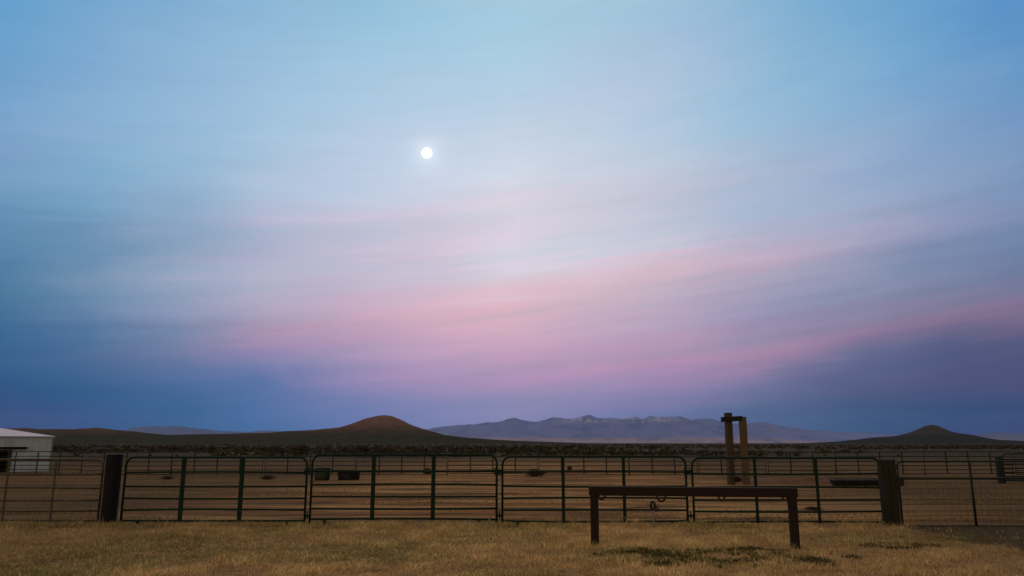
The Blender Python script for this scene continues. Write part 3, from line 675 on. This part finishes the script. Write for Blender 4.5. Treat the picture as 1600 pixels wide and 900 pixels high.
# gather into tufts
nt_ = 22; tuft = rng.integers(0, n//nt_, n); ok = rng.random(n) < .6      # most blades stand in tufts round a shared root
gx = np.where(ok, gx[tuft]+rng.normal(0, .035, n), gx); gy = np.where(ok, gy[tuft]+rng.normal(0, .035, n), gy)
cl = vnoise(gx, gy, 2.4, 3); cl2 = vnoise(gx, gy, .55, 4)
hg = (.035+.045*rng.random(n)**1.6)*(.40+1.2*cl)*(.8+.4*cl2); hg *= np.where(rng.random(n) < .015, 1.7, 1); hg *= np.where(gy > 15.7, 1.6, 1); hg *= np.where(gx > edge, .65, 1)
c0 = np.array([.76, .55, .275]); c1 = np.array([.48, .35, .15]); c2_ = np.array([.27, .265, .085]); c3_ = np.array([.82, .66, .36])
r1 = rng.random(n)[:, None]; r2 = rng.random(n)[:, None]
col = c0*(1-r1)+c1*r1; col = np.where(r2 < .12, c3_, col); greenp = np.clip((vnoise(gx, gy, .5, 12)-.45)*2.2, 0, 1)[:, None]*.75
col = np.where(r2 > 1-greenp*.8-.12, c2_*(.8+.5*r1), col)
col *= (.62+.7*cl[:, None])
vignette = np.clip((np.abs(gx)-4.2+2.5*vnoise(gx, gy, .7, 15))/4.5, 0, 1)[:, None]; col = col*(1-.30*vignette)     # lens falloff painted into the blade colour, darker towards left and right
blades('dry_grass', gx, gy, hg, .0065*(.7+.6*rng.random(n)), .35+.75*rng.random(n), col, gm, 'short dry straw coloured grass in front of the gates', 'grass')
# low dark weeds
N = 60000
wx_ = rng.uniform(1.2, 8.2, N); wy_ = rng.uniform(10.4, 14.6, N)
wp = np.exp(-(((wx_-3.0)/2.1)**2+((wy_-11.75)/1.1)**2))+.65*np.exp(-(((wx_-6.3)/.9)**2+((wy_-13.0)/.5)**2))
k = (vnoise(wx_, wy_*1.6, 2.6, 21)*.6+vnoise(wx_, wy_*1.8, 5, 22)*.4)*np.clip(wp*1.6, 0, 1) > .46; wx_, wy_ = wx_[k], wy_[k]; n = len(wx_)
r1 = rng.random(n)[:, None]; col = np.array([.036, .040, .011])*(1-r1)+np.array([.115, .100, .032])*r1
blades('low_weeds', wx_, wy_, .03+.05*rng.random(n), .016+0*wx_, .5+.8*rng.random(n), col, attr_mat('weed_leaves'), 'dark green low weeds under the hitching rail', 'weeds')

# weeds and stubble inside the corral
N = 110000
cx_ = rng.uniform(-34, 34, N); cy_ = 17.0+(rng.random(N)**1.5)*60
k = (vnoise(cx_, cy_*3.5, .3, 31)*.6+vnoise(cx_, cy_*2, 1.4, 32)*.4) > .50; cx_, cy_ = cx_[k], cy_[k]; n = len(cx_); r1 = rng.random(n)[:, None]
col = np.array([.16, .10, .030])*(1-r1)+np.array([.38, .26, .09])*r1
blades('stubble', cx_, cy_, .02+.05*rng.random(n), .02+0*cx_, .5+.6*rng.random(n), col, gm, 'sparse brown stubble on the trampled corral dirt', 'stubble')

# ------------------------------------------------------------------ desert scrub out to the hills
def scrub():
    n = 34000; Yd = 90*np.exp(rng.random(n)**.75*math.log(1600/90)); Xd = (rng.random(n)*2-1)*.95*Yd
    keep = vnoise(Xd/12, Yd/12, .22, 41)*.65+vnoise(Xd/12, Yd/12, 1.3, 42)*.35 > .37
    Xd, Yd = Xd[keep], Yd[keep]; n = len(Xd)
    h = .16+.75*rng.random(n)**2.5; w = h*(1.0+.8*rng.random(n)); T = 18
    a = rng.uniform(0, 2*np.pi, (n, T)); e = np.arcsin(rng.uniform(0, 1, (n, T))); r = rng.uniform(.45, 1, (n, T))
    cx = Xd[:, None]+np.cos(a)*np.cos(e)*r*w[:, None]*.6; cy = Yd[:, None]+np.sin(a)*np.cos(e)*r*w[:, None]*.6; cz = np.sin(e)*r*h[:, None]*.85+.05
    s_ = (w[:, None]*.30)*rng.uniform(.6, 1.2, (n, T)); V = np.zeros((n, T, 3, 3))
    for q in range(3):
        V[:, :, q, 0] = cx+rng.normal(0, .7, (n, T))*s_; V[:, :, q, 1] = cy+rng.normal(0, .7, (n, T))*s_; V[:, :, q, 2] = np.maximum(cz+rng.normal(0, .55, (n, T))*s_, 0)
    V = V.reshape(-1, 3); nt = n*T; fc = np.arange(nt*3); lt = np.full(nt, 3)
    r1 = rng.random((n, 1, 1, 1)); c = np.array([.024, .026, .009])*(1-r1)+np.array([.060, .044, .017])*r1; C_ = np.ones((n, T, 3, 4)); C_[..., :3] = c*(.8+.4*rng.random((n, T, 1, 1)))
    o = np_mesh('desert_scrub', V, fc, lt, attr_mat('scrub_leaves'), C_.reshape(-1, 4)); tag(o, 'dark olive desert scrub spread over the plain below the hills', 'scrub', kind='stuff')
scrub()
